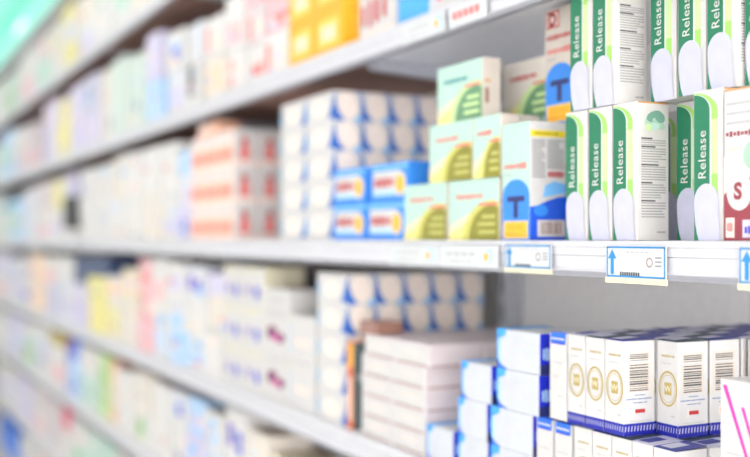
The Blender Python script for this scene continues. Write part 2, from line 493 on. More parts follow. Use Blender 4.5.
def stripe_carton():
    w, d, h = 0.085, 0.05, 0.188
    mb = body(w, d, h, 'white', None, bev=0.0012)
    p, F = part(w, d, h)
    F.poly('F', 'magenta', [(0.04, 0.97), (0.10, 0.97), (0.60, 0.42), (0.56, 0.42)], 0)
    F.poly('F', 'magenta', [(0.31, 0.87), (0.36, 0.87), (0.56, 0.63), (0.52, 0.63)], 0)
    F.poly('F', 'pale_blue', [(0.25, 0.93), (0.30, 0.80), (0.36, 0.74), (0.30, 0.86)], 0)
    F.poly('F', 'pale_blue', [(0.56, 0.63), (0.60, 0.55), (0.7, 0.60), (0.64, 0.7)], 0)
    q, Q = part(w, d, h)
    Q.scribble('F', 'pale_grey', 0.10, 0.34, 0.625, 0.012, 7, 0)
    return kit(w, d, h, [('diagonal_stripes', p, 'magenta diagonal stripes'), ('small_print', q, None)], mb)

def grid_carton():
    w, d, h = 0.120, 0.085, 0.078
    mb = body(w, d, h, 'orange', None)
    p, F = part(w, d, h)
    F.rect('F', 'orange_pale', 0.14, 0.2, 0.86, 0.8, 0); F.rect('F', 'ivory', 0.26, 0.34, 0.74, 0.66, 1)
    F.rect('S', 'amber', 0.2, 0.2, 0.8, 0.8, 0)
    return kit(w, d, h, [('pale_window', p, 'pale square print')], mb)

def plain_carton(w, d, h, col, prints=(), side=None):
    """cartons far along the run: a body and its blurred printing; prints = (face, colour, u0, v0, u1, v1)"""
    mb = body(w, d, h, col, {'S': side} if side else None, bev=0.001)
    F = Faces(mb, w, d, h)
    for k, (f, m, a, b, c, e) in enumerate(prints):
        F.rect(f, m, a, b, c, e, k)
    return kit(w, d, h, [], mb)

# ------------------------------------------------------------------ placing: s = metres along the run from the camera, t = metres behind the shelf lip
LEVEL = dict(top=0.662, upper=0.326, middle=-0.0025, lower=-0.324, second=-0.600, third=-0.880, base=-1.150)
def put(k, s, t, z, label, group=None, rot=0.0, cat='box', name='medicine_carton'):
    """s: along-run position of the carton's centre, t: depth of its front face, z: height of its base over the camera level"""
    me, parts, (w, d, h) = k
    o = bpy.data.objects.new(name, me)
    COL.objects.link(o)
    o.location = (-s, t + d / 2, CAM_Z + z)
    o.rotation_euler.z = math.radians(rot)
    tag(o, label, cat, group)
    for n, pm, lab in parts:
        c = bpy.data.objects.new(n, pm)
        COL.objects.link(c)
        c.parent = o
        if lab: c['label'] = lab
    return o

ORD = ['first', 'second', 'third', 'fourth', 'fifth', 'sixth', 'seventh', 'eighth', 'ninth', 'tenth', 'eleventh', 'twelfth', 'thirteenth', 'fourteenth',
       'fifteenth', 'sixteenth', 'seventeenth', 'eighteenth', 'nineteenth', 'twentieth', 'twenty-first', 'twenty-second', 'twenty-third', 'twenty-fourth',
       'twenty-fifth', 'twenty-sixth', 'twenty-seventh', 'twenty-eighth', 'twenty-ninth', 'thirtieth']
MID, LOW, UPP, TOP = LEVEL['middle'], LEVEL['lower'], LEVEL['upper'], LEVEL['top']
E0 = 0.0004

# ---- middle shelf, first bay -------------------------------------------------------------------------------------------
TUBE = tube_carton()
g = 'green and white tube cartons'
low = [(0.9777, 0.001, 'lower row, next to the blue T carton'), (0.9347, 0.001, 'lower row, second from the T carton'),
       (0.8925, 0.001, 'lower row, its grey printed side showing'), (0.8490, 0.053, 'lower row, set back in a gap'),
       (0.7740, 0.006, 'lower row, against the white S carton')]
for s, t, lab in low:
    put(TUBE, s, t, MID + E0, 'green and white tube carton, ' + lab, g)
put(TUBE, 0.9310, 0.099, MID + E0, 'shaded tube carton glimpsed between the printed side and the set-back tube carton', g)
put(TUBE, 0.7740, 0.053, MID + E0, 'tube carton in the second rank behind the one by the S carton', g)
upr = [(0.9693, 0.001, 'beside the D carton'), (0.9275, 0.001, 'with an emblem and fine print on its open side'),
       (0.8645, 0.030, 'first after the printed side'), (0.8155, 0.024, 'second after the printed side'),
       (0.7700, 0.020, 'third after the printed side'), (0.7280, 0.028, 'last of the row, over the S carton')]
for s, t, lab in upr:
    put(TUBE, s, t, MID + 0.1512, 'green tube carton, upper row, ' + lab, g)
put(s_carton(), 0.7050, 0.004, MID + E0, 'white and maroon carton with a large S on a white disc')
TC, DC = t_carton(False), t_carton(True)
put(TC, 1.1014, 0.001, MID + E0, 'mint and blue carton with a dark T standing on the shelf', 'T cartons')
put(TC, 1.0870, 0.0585, MID + E0, 'T carton hidden behind the mint and blue T carton', 'T cartons')
put(DC, 1.0870, 0.0585, MID + 0.1505, 'tall carton with red D square and blue T, on top of another', 'T cartons')
g = 'mint cartons with round domes'
OL, GR, OLs = dome_carton('olive', 0.126), dome_carton('green', 0.120), dome_carton('olive', 0.066)
OLm = dome_carton('olive', 0.117)
put(OL, 1.2030, 0.001, MID + E0, 'mint carton with olive dome, bottom layer, beside the T carton', g)
put(OL, 1.3360, 0.001, MID + E0, 'mint carton with olive dome, bottom layer, beside the blue badge cartons', g)
put(OLs, 1.1690, 0.001, MID + 0.0834, 'short mint carton with olive dome, middle layer, beside the T carton', g)
put(OLm, 1.2635, 0.001, MID + 0.0834, 'mint carton with olive dome, middle layer, over the bottom pair', g)
put(GR, 1.2540, 0.010, MID + 0.1664, 'mint carton with green dome and teal word, alone at the stack top', g)
put(dome_carton('green', 0.120, 'red', 'bright_cream'), 1.1890, 0.080, MID + 0.1664, 'cream carton with green dome and red word, next to the D carton', g)
for k in range(2):
    put(OL, 1.2030, 0.035 + k * 0.042, MID + E0, 'mint carton in the %s rank, bottom layer, behind the olive domes' % ORD[k + 1], g)
    put(OL, 1.2030, 0.035 + k * 0.042, MID + 0.0834, 'mint carton in the %s rank, middle layer, behind the olive domes' % ORD[k + 1], g)
g = 'blue badge cartons'
BD = badge_carton()
for i, s in enumerate((1.4660, 1.6000)):
    for j in range(2):
        put(BD, s - (0.012 if j and not i else 0), 0.003, MID + E0 + j * 0.0606, 'blue carton with red word and orange badge, %s, %s' % (('bottom', 'top')[j], ('beside the olive domes', 'at the oval stack corner')[i]), g)
g = 'oval print cartons on the middle shelf'
OV = oval_carton()
lay = ('bottom', 'second', 'third', 'fourth', 'top')
rank = ('front', 'second', 'third', 'fourth', 'rear')
for j in range(5):
    for k in range(4):
        put(OV, 1.7260, 0.003 + k * 0.0555, MID + E0 + j * 0.0526, 'white oval-print carton, middle shelf, %s layer, %s rank from the lip' % (lay[j], rank[k]), g, random.uniform(-.5, .5))
    put(OV, 1.8520, 0.003, MID + E0 + j * 0.0526, 'white oval-print carton, middle shelf, second stack beyond the corner, %s layer' % lay[j], g, random.uniform(-.5, .5))
g = 'salmon print cartons'
FG = figure_carton()
lay3 = ('bottom', 'middle', 'top')
for i, s in enumerate((2.256, 2.362, 2.468)):
    for j in range(3):
        put(FG, s, 0.004, MID + E0 + j * 0.0820, 'salmon print carton, front rank, %s stack from the oval cartons, %s layer' % (ORD[i], lay3[j]), g, random.uniform(-.6, .6))
for j in range(3):
    put(FG, 2.256, 0.063, MID + E0 + j * 0.0820, 'salmon print carton with red figure end, second rank, %s layer' % lay3[j], g)
    put(FG, 2.256, 0.122, MID + E0 + j * 0.0820, 'salmon print carton with red figure end, third rank, %s layer' % lay3[j], g)
TALL = plain_carton(0.15, 0.055, 0.027, 'salmon', [('F', 'blush', .1, .2, .5, .8)])
put(TALL, 2.39, 0.005, MID + 0.2480, 'flat salmon carton lying across the tops of the salmon print stacks')

# ---- lower shelf, first bay --------------------------------------------------------------------------------------------
g = 'gold ring cartons'
GA, GB, GC = gold_carton('flap'), gold_carton('flap_pale'), gold_carton('flap_dark')
G3 = (GA, GB, GC)
for i in range(5):
    for k in range(6):
        put(G3[(i + k) % 3], 0.8330 + i * 0.0338 - (0.0015 if k else 0), 0.003 + k * 0.0462, LOW + E0, 'white gold-ring carton, bottom layer, %s column from the stripe carton, rank %s' % (ORD[i], ('one', 'two', 'three', 'four', 'five', 'six')[k]), g, random.uniform(-.4, .4))
# upper layer: three columns at the lip, one column a carton deeper
Z2 = LOW + 0.1072
for i in range(3):
    for k in range(6):
        put(G3[(i * 2 + k) % 3], 0.9115 + i * 0.0338, 0.002 + k * 0.0468, Z2, 'white gold-ring carton, top layer, %s column by the blue labels, %s rank from the lip' % (ORD[2 - i], ORD[k]), g, random.uniform(-.5, .5))
for i in range(1):
    for k in range(1, 4):
        put(G3[(k + 1) % 3], 0.8765, 0.0 + k * 0.0468, Z2, 'white gold-ring carton, top layer, stepped-back column with barcodes, %s from the lip' % ORD[k - 1], g, (0.3, -.4, .2, .5)[k - 1])
for k in (3,):
    put(G3[k % 3], 0.8390, 0.004 + k * 0.0468, Z2, 'white gold-ring carton, top layer, alone behind the stripe carton', g, -.5)
g = 'blue label cartons'
BL = blue_label_carton()
put(BL, 1.0145, 0.002, Z2, 'narrow white carton with blue top label, upper layer, beside the gold rings', g)
put(BL, 1.0060, 0.003, LOW + E0, 'narrow white carton with blue top label, lower layer, beside the gold rings', g)
put(BL, 1.0430, 0.003, LOW + E0, 'narrow white carton with blue top label, lower layer, beside blue-edged cartons', g)
g = 'blue-edged white cartons'
ED, EDs = edge_carton(0.094), edge_carton(0.074)
lay4 = ('bottom', 'second', 'third', 'top')
for j in range(4):
    put(ED, (1.1160, 1.1160, 1.1020, 1.1010)[j], 0.004, LOW + E0 + j * 0.0516, 'blue-edged white carton, tall stack by the blue labels, %s layer' % lay4[j], g, (0, .4, -.3, .2)[j])
for j in range(3):
    put(EDs, (1.2080, 1.2090, 1.2000)[j], 0.004, LOW + E0 + j * 0.0516, 'blue-edged white carton, middle stack of three, %s layer' % lay3[j], g, (.3, -.3, .4)[j])
put(EDs, 1.2970, 0.004, LOW + E0, 'blue-edged white carton alone on the shelf, beside the white flat cartons', g, .2)
for j in range(2):
    put(EDs, 1.2960, 0.083, LOW + E0 + j * 0.0516, 'blue-edged white carton, pair standing behind the lone one, %s' % ('lower', 'upper')[j], g, -.2)
g = 'white flat cartons'
FL = flat_carton()
lay5 = ('bottom', 'second', 'third', 'fourth', 'top')
for i, s in enumerate((1.3960, 1.5040)):
    for j in range(5):
        for k in range(3):
            put(FL, s - (0.012 if j == 4 else 0) - 0.004 * k, 0.006 + k * 0.0965, LOW + E0 + j * 0.0334, 'white flat carton, %s layer, %s rank, stack by the %s' % (lay5[j], rank[k], ('blue-edged cartons', 'orange carton')[i]), g, random.uniform(-.3, .3))
STILL = body(0.027, 0.07, 0.148, 'terracotta', {'S': 'charcoal'})
SF = Faces(STILL, 0.027, 0.07, 0.148)
SF.rect('F', 'orange', 0.0, 0.72, 1.0, 0.98, 0); SF.rect('F', 'peach', 0.1, 0.1, 0.6, 0.6, 0); SF.rect('F', 'charcoal', 0.85, 0.0, 1.0, 1.0, 1)
SF.scribble('S', 'pale_grey', 0.1, 0.35, 0.6, 0.1, 4, 0)
put(kit(0.027, 0.07, 0.148, [], STILL), 1.5960, 0.004, LOW + E0, 'slim orange carton with dark grey side, upright beside the white flat cartons')
BR = plain_carton(0.06, 0.05, 0.02, 'brown', [('F', 'rust', .1, .2, .9, .8)])
put(BR, 1.5300, 0.004, LOW + 5 * 0.0334 + 0.0008, 'small brown carton lying on the white flat cartons')
g = 'oval print cartons on the lower shelf'
for j in range(5):
    for k in range(5):
        put(OV, 1.6730, 0.003 + k * 0.0555, LOW + E0 + j * 0.0526, 'white oval-print carton, lower shelf, %s layer, %s rank from the lip' % (lay[j], rank[k]), g, random.uniform(-.5, .5))
put(stripe_carton(), 0.7105, 0.001, LOW + E0, 'tall white carton with magenta diagonal stripes')
g = 'dark blob cartons'
VI, PL = blob_carton('violet'), blob_carton('plum')
PLs = plain_carton(0.135, 0.08, 0.044, 'white', [('F', 'pale_grey', .2, .4, .8, .6)])
PW = plain_carton(0.122, 0.09, 0.0885, 'white', [('F', 'blush', .25, .35, .75, .5), ('F', 'pale_blue', .0, .1, .05, .8)])
for j in range(2):
    put(PL, 1.9460, 0.004, LOW + E0 + j * 0.0895, 'white carton with one plum blob, %s of two' % ('lower', 'upper')[j], g, random.uniform(-.5, .5))
    put(PW, 1.8090, 0.004, LOW + E0 + j * 0.0895, 'nearly blank white carton between plum blob and oval cartons, %s one' % ('lower', 'upper')[j], g, random.uniform(-.5, .5))
put(PLs, 1.9460, 0.006, LOW + 2 * 0.0895 + E0, 'low white carton with grey word atop the plum-blob pair', g)
for i, s in enumerate((2.074, 2.204)):
    for j in range(3):
        put(VI, s, 0.004, LOW + E0 + j * 0.0884, 'white carton with two violet blobs, %s stack past the plum blobs, %s layer' % (ORD[i], lay3[j]), g, random.uniform(-.5, .5))

# ---- upper shelf, seen only at its foot ---------------------------------------------------------------------------------
SB = plain_carton(0.115, 0.09, 0.085, 'cool', [('F', 'cyan', .02, .05, .85, .75), ('F', 'pale_blue', .1, .5, .7, .7)])
put(SB, 1.372, 0.006, UPP + E0, 'sky blue and white carton near the upper shelf post')
put(plain_carton(0.12, 0.09, 0.085, 'white', [('F', 'pale_blue', .3, .2, .9, .5), ('F', 'magenta', .05, .2, .16, .6)]), 1.255, 0.006, UPP + E0, 'white carton with pale blue print beside the sky blue carton')
put(plain_carton(0.12, 0.09, 0.11, 'cream', [('F', 'red', .1, .1, .8, .3)]), 1.125, 0.006, UPP + E0, 'cream carton with red band on the upper shelf')
RW = plain_carton(0.13, 0.085, 0.085, 'white', [('F', 'red', .06, .30, .16, .7), ('F', 'red', .26, .24, .36, .76), ('F', 'red', .44, .3, .56, .74), ('F', 'red', .66, .34, .76, .72), ('F', 'blush', .1, .05, .9, .16)])
put(RW, 1.5050, 0.008, UPP + E0, 'white carton with red marks beside the orange grid cartons')
g = 'orange grid cartons'
GD = grid_carton()
for i, s in enumerate((1.690, 1.8135)):
    for j in range(3):
        put(GD, s, 0.004, UPP + E0 + j * 0.0784, 'orange carton with pale squares, %s stack from the post, %s layer' % (ORD[i], lay3[j]), g, random.uniform(-.5, .5))

# ---- the blurred remainder of the run ------------------------------------------------------------------------------------
CNAME = dict(white='white', cool='white', cream='cream', mint_white='mint white', lilac='pale lilac', peach='peach', pink='pink', rose='rosy white', ivory='ivory',
             straw='pale yellow', black='black', midnight='dark blue', pale_blue='pale blue', blush='blush', cobalt='bright blue', mint='mint', grass='green',
             violet='violet', salmon='salmon', hot_pink='hot pink', lavender='lavender', plum='plum', terracotta='rust red', ochre='mustard', pale_lime='pale green', teal='teal')
PRN = {
    'n': [],
    'line': [('F', 'pale_grey', .08, .05, .92, .12)],
    'blue': [('F', 'deep_blue', .35, .2, .75, .6)],
    'lil': [('F', 'lilac', .1, .2, .9, .6)],
    'red': [('F', 'soft_red', .15, .25, .85, .5)],
    'redline': [('F', 'soft_red', .12, .15, .3, .8), ('F', 'blush', .4, .2, .9, .6)],
    'pink': [('F', 'pink', .1, .1, .9, .5)],
    'sky': [('F', 'pale_blue', .1, .1, .8, .5), ('F', 'sky', .3, .6, .7, .8)],
    'yel': [('F', 'straw', .2, .1, .8, .8)],
    'vio': [('F', 'violet', .1, .3, .4, .7), ('F', 'royal', .55, .2, .85, .6)],
    'grn': [('F', 'grass', .2, .1, .6, .8)],
    'mint': [('F', 'mint', .1, .2, .9, .7)],
    'org': [('F', 'peach', .1, .2, .9, .8)],
    'blk': [('F', 'black', .25, .25, .75, .95)],  # black patch paints the shaded gap between two cartons
    'hot': [('F', 'hot_pink', .1, .2, .9, .8)],
    'must': [('F', 'ochre', .05, .6, .95, 1.0)],
}
CACHE = {}
def small_prints(rr, c):
    if c in ('black', 'midnight', 'cobalt'): return []
    out = []
    for _ in range(rr.choice((2, 3, 3, 4))):
        u, v = rr.uniform(.05, .7), rr.uniform(.08, .75)
        out.append(('F', rr.choice(('pale_blue', 'lilac', 'blush', 'pale_grey', 'slate', 'sky', 'soft_red', 'peach', 'bright_white', 'bright_white', 'pale_blue')), u, v, u + rr.uniform(.08, .3), v + rr.uniform(.06, .2)))
    return out
def run(level, anchor, cols, depth=0.10, clear=0.278):
    """cols: (s0, s1, [(height, colour, print), ...] bottom to top)"""
    z = LEVEL[level]
    for i, (s0, s1, rows) in enumerate(cols):
        w = round(s1 - s0 - 0.003, 4); b = z + E0
        for j, (h, c, p) in enumerate(rows):
            key = (w, depth, h, c, p, i, j)
            rr = random.Random(i * 31 + j * 7 + int(s0 * 100))
            body_col = {'white': 'bright_white', 'cool': 'bright_cool', 'cream': 'bright_cream'}.get(c, c)  # far whites take lighter copies: missing light put into the colour
            if key not in CACHE:
                CACHE[key] = plain_carton(w, depth, h, body_col, PRN[p] + small_prints(rr, c))
            pos = '' if len(rows) == 1 else ', ' + (('lower', 'upper')[j] if len(rows) == 2 else lay3[j] if len(rows) == 3 else ('bottom' if j == 0 else 'top' if j == len(rows) - 1 else ORD[j]))
            lab = 'blurred %s carton, %s stack past %s%s' % (CNAME[c], ORD[i], anchor, pos)
            put(CACHE[key], (s0 + s1) / 2, 0.005 + 0.004 * ((i * 7 + j * 3) % 4), b, lab, 'blurred cartons on the %s shelf' % level, ((i * 5 + j * 3) % 5 - 2) * 0.2, name='distant_carton')
            b += h + 0.0004

W5 = [(0.05, 'white', 'line')] * 5
run('middle', 'the salmon print cartons', [
    (2.535, 2.66, [(0.085, 'lilac', 'blue'), (0.08, 'cool', 'lil'), (0.06, 'pale_blue', 'n')]),
    (2.665, 2.83, [(0.088, 'white', 'lil'), (0.088, 'white', 'n'), (0.080, 'white', 'n')]),
    (2.84, 3.02, [(0.13, 'cream', 'n'), (0.13, 'white', 'n')]),
    (3.03, 3.22, [(0.13, 'white', 'line'), (0.13, 'white', 'n')]),
    (3.23, 3.43, [(0.13, 'white', 'n'), (0.135, 'cream', 'n')]),
    (3.44, 3.68, W5), (3.69, 3.95, W5),
    (4.09, 4.28, [(0.04, 'white', 'n'), (0.125, 'black', 'n'), (0.09, 'lilac', 'n')]),  # black carton fills in for the shade of a dark gap
    (4.29, 4.62, [(0.12, 'white', 'lil'), (0.13, 'ivory', 'yel')]),
    (4.63, 5.0, [(0.13, 'white', 'pink'), (0.12, 'rose', 'n')]),
    (5.01, 5.4, [(0.24, 'cool', 'n')]), (5.41, 5.8, [(0.2, 'pale_blue', 'mint')]), (5.81, 6.2, [(0.16, 'mint_white', 'n'), (0.06, 'teal', 'n')]),
    (6.21, 6.7, [(0.25, 'white', 'n')]), (6.71, 7.3, [(0.2, 'mint_white', 'mint')])])
run('lower', 'the violet-blob cartons', [
    (2.285, 2.42, [(0.10, 'white', 'n'), (0.09, 'cream', 'line'), (0.05, 'lilac', 'n')]),
    (2.43, 2.58, [(0.085, 'white', 'sky'), (0.085, 'white', 'n'), (0.085, 'cool', 'vio')]),
    (2.59, 2.75, [(0.085, 'pale_blue', 'sky'), (0.085, 'white', 'sky'), (0.09, 'white', 'lil')]),
    (2.76, 2.90, [(0.14, 'white', 'sky'), (0.13, 'white', 'pink')]),
    (2.91, 3.08, [(0.088, 'pink', 'pink'), (0.088, 'pink', 'redline'), (0.088, 'pink', 'red')]),
    (3.09, 3.29, [(0.13, 'cream', 'n'), (0.10, 'ivory', 'org')]),
    (3.30, 3.50, [(0.12, 'cream', 'yel'), (0.08, 'white', 'org')]),
    (3.51, 3.79, [(0.11, 'straw', 'yel'), (0.08, 'straw', 'n'), (0.07, 'midnight', 'n')]),
    (3.80, 4.10, [(0.155, 'lilac', 'n'), (0.10, 'midnight', 'n')]),
    (4.11, 4.42, [(0.13, 'cool', 'lil'), (0.12, 'white', 'n')]), (4.43, 4.75, [(0.13, 'lavender', 'n'), (0.12, 'white', 'pink')]),
    (4.76, 5.1, [(0.25, 'peach', 'org')]), (5.11, 5.5, [(0.12, 'white', 'vio'), (0.11, 'rose', 'n')]), (5.51, 5.95, [(0.22, 'cool', 'lil')]),
    (5.96, 6.5, [(0.12, 'white', 'pink'), (0.12, 'lilac', 'n')]), (6.51, 7.2, [(0.2, 'white', 'n')])])
run('upper', 'the orange grid cartons', [
    (1.880, 2.02, [(0.085, 'white', 'redline'), (0.085, 'pink', 'red'), (0.08, 'blush', 'red')]),
    (2.03, 2.14, [(0.085, 'white', 'red'), (0.085, 'rose', 'redline'), (0.06, 'pink', 'n')]),
    (2.15, 2.27, [(0.095, 'white', 'redline'), (0.12, 'white', 'pink')]),
    (2.28, 2.42, [(0.10, 'cream', 'org'), (0.09, 'white', 'redline')]),
    (2.47, 2.58, [(0.11, 'white', 'blk'), (0.10, 'cool', 'n')]),
    (2.62, 2.78, [(0.12, 'cool', 'lil'), (0.10, 'white', 'blue')]),
    (2.84, 2.98, [(0.12, 'pale_blue', 'n'), (0.13, 'lilac', 'n')]),
    (2.99, 3.20, [(0.22, 'mint_white', 'n')]), (3.21, 3.43, [(0.24, 'mint_white', 'n')]), (3.44, 3.62, [(0.24, 'cream', 'n')]),
    (3.63, 3.9, [(0.12, 'lilac', 'n'), (0.13, 'lavender', 'n')]), (3.91, 4.15, [(0.25, 'lilac', 'lil')]),
    (4.16, 4.42, [(0.13, 'straw', 'yel'), (0.1, 'straw', 'n')]), (4.43, 4.8, [(0.26, 'lilac', 'n')]), (4.95, 5.3, [(0.21, 'rose', 'pink')]),
    (5.31, 5.7, [(0.12, 'rose', 'n'), (0.1, 'white', 'n')]), (5.71, 6.2, [(0.25, 'pale_blue', 'mint')]), (6.21, 6.8, [(0.2, 'mint_white', 'n')]), (6.81, 7.4, [(0.24, 'white', 'n')])])
run('top', 'the upper-shelf post, top shelf', [
    (2.48, 2.68, [(0.2, 'white', 'n')]), (2.72, 2.92, [(0.2, 'mint_white', 'n')]), (2.93, 3.15, [(0.22, 'cream', 'n')]), (3.16, 3.4, [(0.25, 'white', 'mint')]),
    (3.41, 3.7, [(0.12, 'white', 'n'), (0.1, 'mint_white', 'n')]), (3.71, 4.05, [(0.13, 'white', 'lil'), (0.1, 'cream', 'n')]),
    (4.08, 4.30, [(0.10, 'straw', 'yel'), (0.09, 'white', 'n'), (0.05, 'straw', 'yel')]), (4.31, 4.6, [(0.12, 'white', 'n'), (0.1, 'ivory', 'n')]),
    (4.61, 5.0, [(0.12, 'mint', 'n'), (0.12, 'rose', 'n')]), (5.01, 5.5, [(0.24, 'white', 'pink')]), (5.51, 6.1, [(0.2, 'mint_white', 'grn')]), (6.11, 6.8, [(0.22, 'white', 'n')])])
run('second', 'the shelf joint, second shelf from the base', [
    (1.88, 2.00, [(0.10, 'white', 'n'), (0.06, 'ivory', 'n')]), (2.01, 2.13, [(0.12, 'white', 'n'), (0.07, 'cream', 'n')]),
    (2.14, 2.27, [(0.10, 'white', 'vio'), (0.12, 'white', 'vio')]), (2.29, 2.42, [(0.11, 'cool', 'lil'), (0.08, 'white', 'sky')]),
    (2.43, 2.58, [(0.11, 'lilac', 'sky'), (0.09, 'pale_blue', 'lil')]), (2.59, 2.73, [(0.12, 'white', 'n'), (0.08, 'cool', 'blue')]),
    (2.75, 2.93, [(0.20, 'white', 'n')]), (2.94, 3.12, [(0.10, 'white', 'grn'), (0.11, 'cream', 'n')]), (3.13, 3.34, [(0.19, 'white', 'n')]),
    (3.35, 3.48, [(0.20, 'salmon', 'org')]), (3.49, 3.63, [(0.21, 'pale_lime', 'grn')]), (3.64, 3.95, [(0.12, 'mint_white', 'mint'), (0.09, 'white', 'n')]),
    (3.96, 4.10, [(0.14, 'pale_blue', 'blue'), (0.08, 'cobalt', 'n')]), (4.11, 4.25, [(0.2, 'violet', 'sky')]), (4.26, 4.6, [(0.16, 'white', 'pink'), (0.05, 'ochre', 'n')]),
    (4.61, 4.95, [(0.22, 'white', 'lil')]), (4.96, 5.4, [(0.12, 'mint_white', 'grn'), (0.08, 'white', 'n')]), (5.41, 6.0, [(0.21, 'lilac', 'n')]), (6.01, 6.7, [(0.2, 'white', 'n')])])
run('third', 'the shelf joint, lowest raised shelf', [
    (3.14, 3.36, [(0.2, 'white', 'n')]), (3.38, 3.6, [(0.12, 'white', 'grn'), (0.08, 'mint', 'n')]), (3.61, 3.85, [(0.2, 'mint_white', 'mint')]),
    (3.86, 4.1, [(0.1, 'mint', 'grn'), (0.1, 'white', 'n')]), (4.11, 4.35, [(0.12, 'white', 'n'), (0.08, 'hot_pink', 'n')]), (4.36, 4.7, [(0.2, 'rose', 'n')]),
    (4.71, 5.1, [(0.13, 'white', 'pink'), (0.08, 'rose', 'n')]), (5.11, 5.6, [(0.2, 'lilac', 'n')]), (5.61, 6.3, [(0.2, 'white', 'lil')])])
run('base', 'the shelf joint, on the base deck', [
    (4.10, 4.45, [(0.15, 'terracotta', 'hot')]), (4.46, 4.9, [(0.18, 'peach', 'org')]), (4.91, 5.3, [(0.2, 'white', 'pink')]), (5.31, 5.52, [(0.16, 'white', 'n')]), (5.53, 6.2, [(0.17, 'cobalt', 'n')])])

# ------------------------------------------------------------------ shelving
BAYS = [0.60, 1.60, 2.60, 3.60, 4.60, 5.60, 6.60, 7.60]
D0, D1, YB = 0.0, 0.310, 0.350
PROF = [(0.0, 0.0), (-0.010, 0.0), (-0.0122, -0.0025), (-0.0122, -0.006), (-0.0105, -0.008), (-0.0100, -0.0165), (-0.0094, -0.0172), (-0.0094, -0.031),
        (-0.0105, -0.0325), (-0.0140, -0.0345), (-0.0140, -0.0405), (0.0, -0.0405)]
RAIL = mat('rail_plastic', (210, 210, 216), 0.3)
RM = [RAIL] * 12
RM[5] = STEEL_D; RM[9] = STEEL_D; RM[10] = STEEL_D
def bracket(x):
    b = MB()
    b.mesh([(x - .0015, 0.30, -.0225), (x - .0015, 0.04, -.0225), (x - .0015, 0.05, -.036), (x - .0015, 0.26, -.048), (x - .0015, 0.30, -.056),
            (x + .0015, 0.30, -.0225), (x + .0015, 0.04, -.0225), (x + .0015, 0.05, -.036), (x + .0015, 0.26, -.048), (x + .0015, 0.30, -.056)],
           [(0, 1, 2, 3, 4), (9, 8, 7, 6, 5), (0, 5, 6, 1), (1, 6, 7, 2), (2, 7, 8, 3), (3, 8, 9, 4), (4, 9, 5, 0)], POST)
    return b
L = BAYS[1] - BAYS[0]
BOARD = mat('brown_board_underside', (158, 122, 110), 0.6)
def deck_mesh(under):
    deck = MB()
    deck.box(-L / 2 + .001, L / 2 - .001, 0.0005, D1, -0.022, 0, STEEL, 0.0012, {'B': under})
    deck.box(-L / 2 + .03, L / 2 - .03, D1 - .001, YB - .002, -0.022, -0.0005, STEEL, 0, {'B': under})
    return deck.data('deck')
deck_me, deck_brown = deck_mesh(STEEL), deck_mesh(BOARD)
rl = MB(); rl.extrude(PROF, -L / 2 + .0012, L / 2 - .0012, RM); rail_me = rl.data('price_rail')
br_me = [bracket(sx * (L / 2 - 0.012)).data('bracket') for sx in (-1, 1)]
BAYN = ['bay with the tube cartons', 'bay with the oval cartons', 'bay with the plain white cartons', 'fourth bay along', 'fifth bay along', 'sixth bay along', 'seventh bay along']
SHN = dict(top='topmost', upper='upper', middle='eye-level', lower='lower', second='second-lowest raised', third='lowest raised', base='base deck')
for i in range(len(BAYS) - 1):
    sm = (BAYS[i] + BAYS[i + 1]) / 2
    for lv, z in LEVEL.items():
        if i == 0 and lv in ('top', 'third', 'base'): continue
        if i == 1 and lv in ('third', 'base'): continue
        r = empty('store_shelf', (-sm, 0, CAM_Z + z))
        tag(r, 'white metal %s shelf with price rail, %s' % (SHN[lv], BAYN[i]), 'shelf', 'white metal shelves')
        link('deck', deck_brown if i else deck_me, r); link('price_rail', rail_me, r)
        for b in br_me: link('bracket', b, r)
    p = MB(); p.box(-L / 2 + .001, L / 2 - .001, YB, YB + .012, 0.0, 2.70, BACK, 0.001)
    o = link('back_panel_sheet', p.data('back_panel_sheet')); o.location = (-sm, 0, 0)
    tag(o, 'pale grey metal backing sheet of the shelving, ' + BAYN[i], 'back panel', 'backing sheets')
for i, s in enumerate(BAYS):
    p = MB()
    p.box(-.016, .016, D1 + .0015, YB - .0015, 0.0, 2.70, POST, 0.002)
    for k in range(52):   # hook slots
        for dx in (-.006, .006):
            z = 0.1 + k * 0.05
            p.poly([(dx - .002, D1 + .0013, z), (dx + .002, D1 + .0013, z), (dx + .002, D1 + .0013, z + .03), (dx - .002, D1 + .0013, z + .03)], M('ink'))
    o = link('shelving_upright', p.data('shelving_upright')); o.location = (-s, 0, 0)
    tag(o, 'slotted grey metal upright of the shelving, %s along the run' % ORD[i], 'upright', 'shelving uprights')

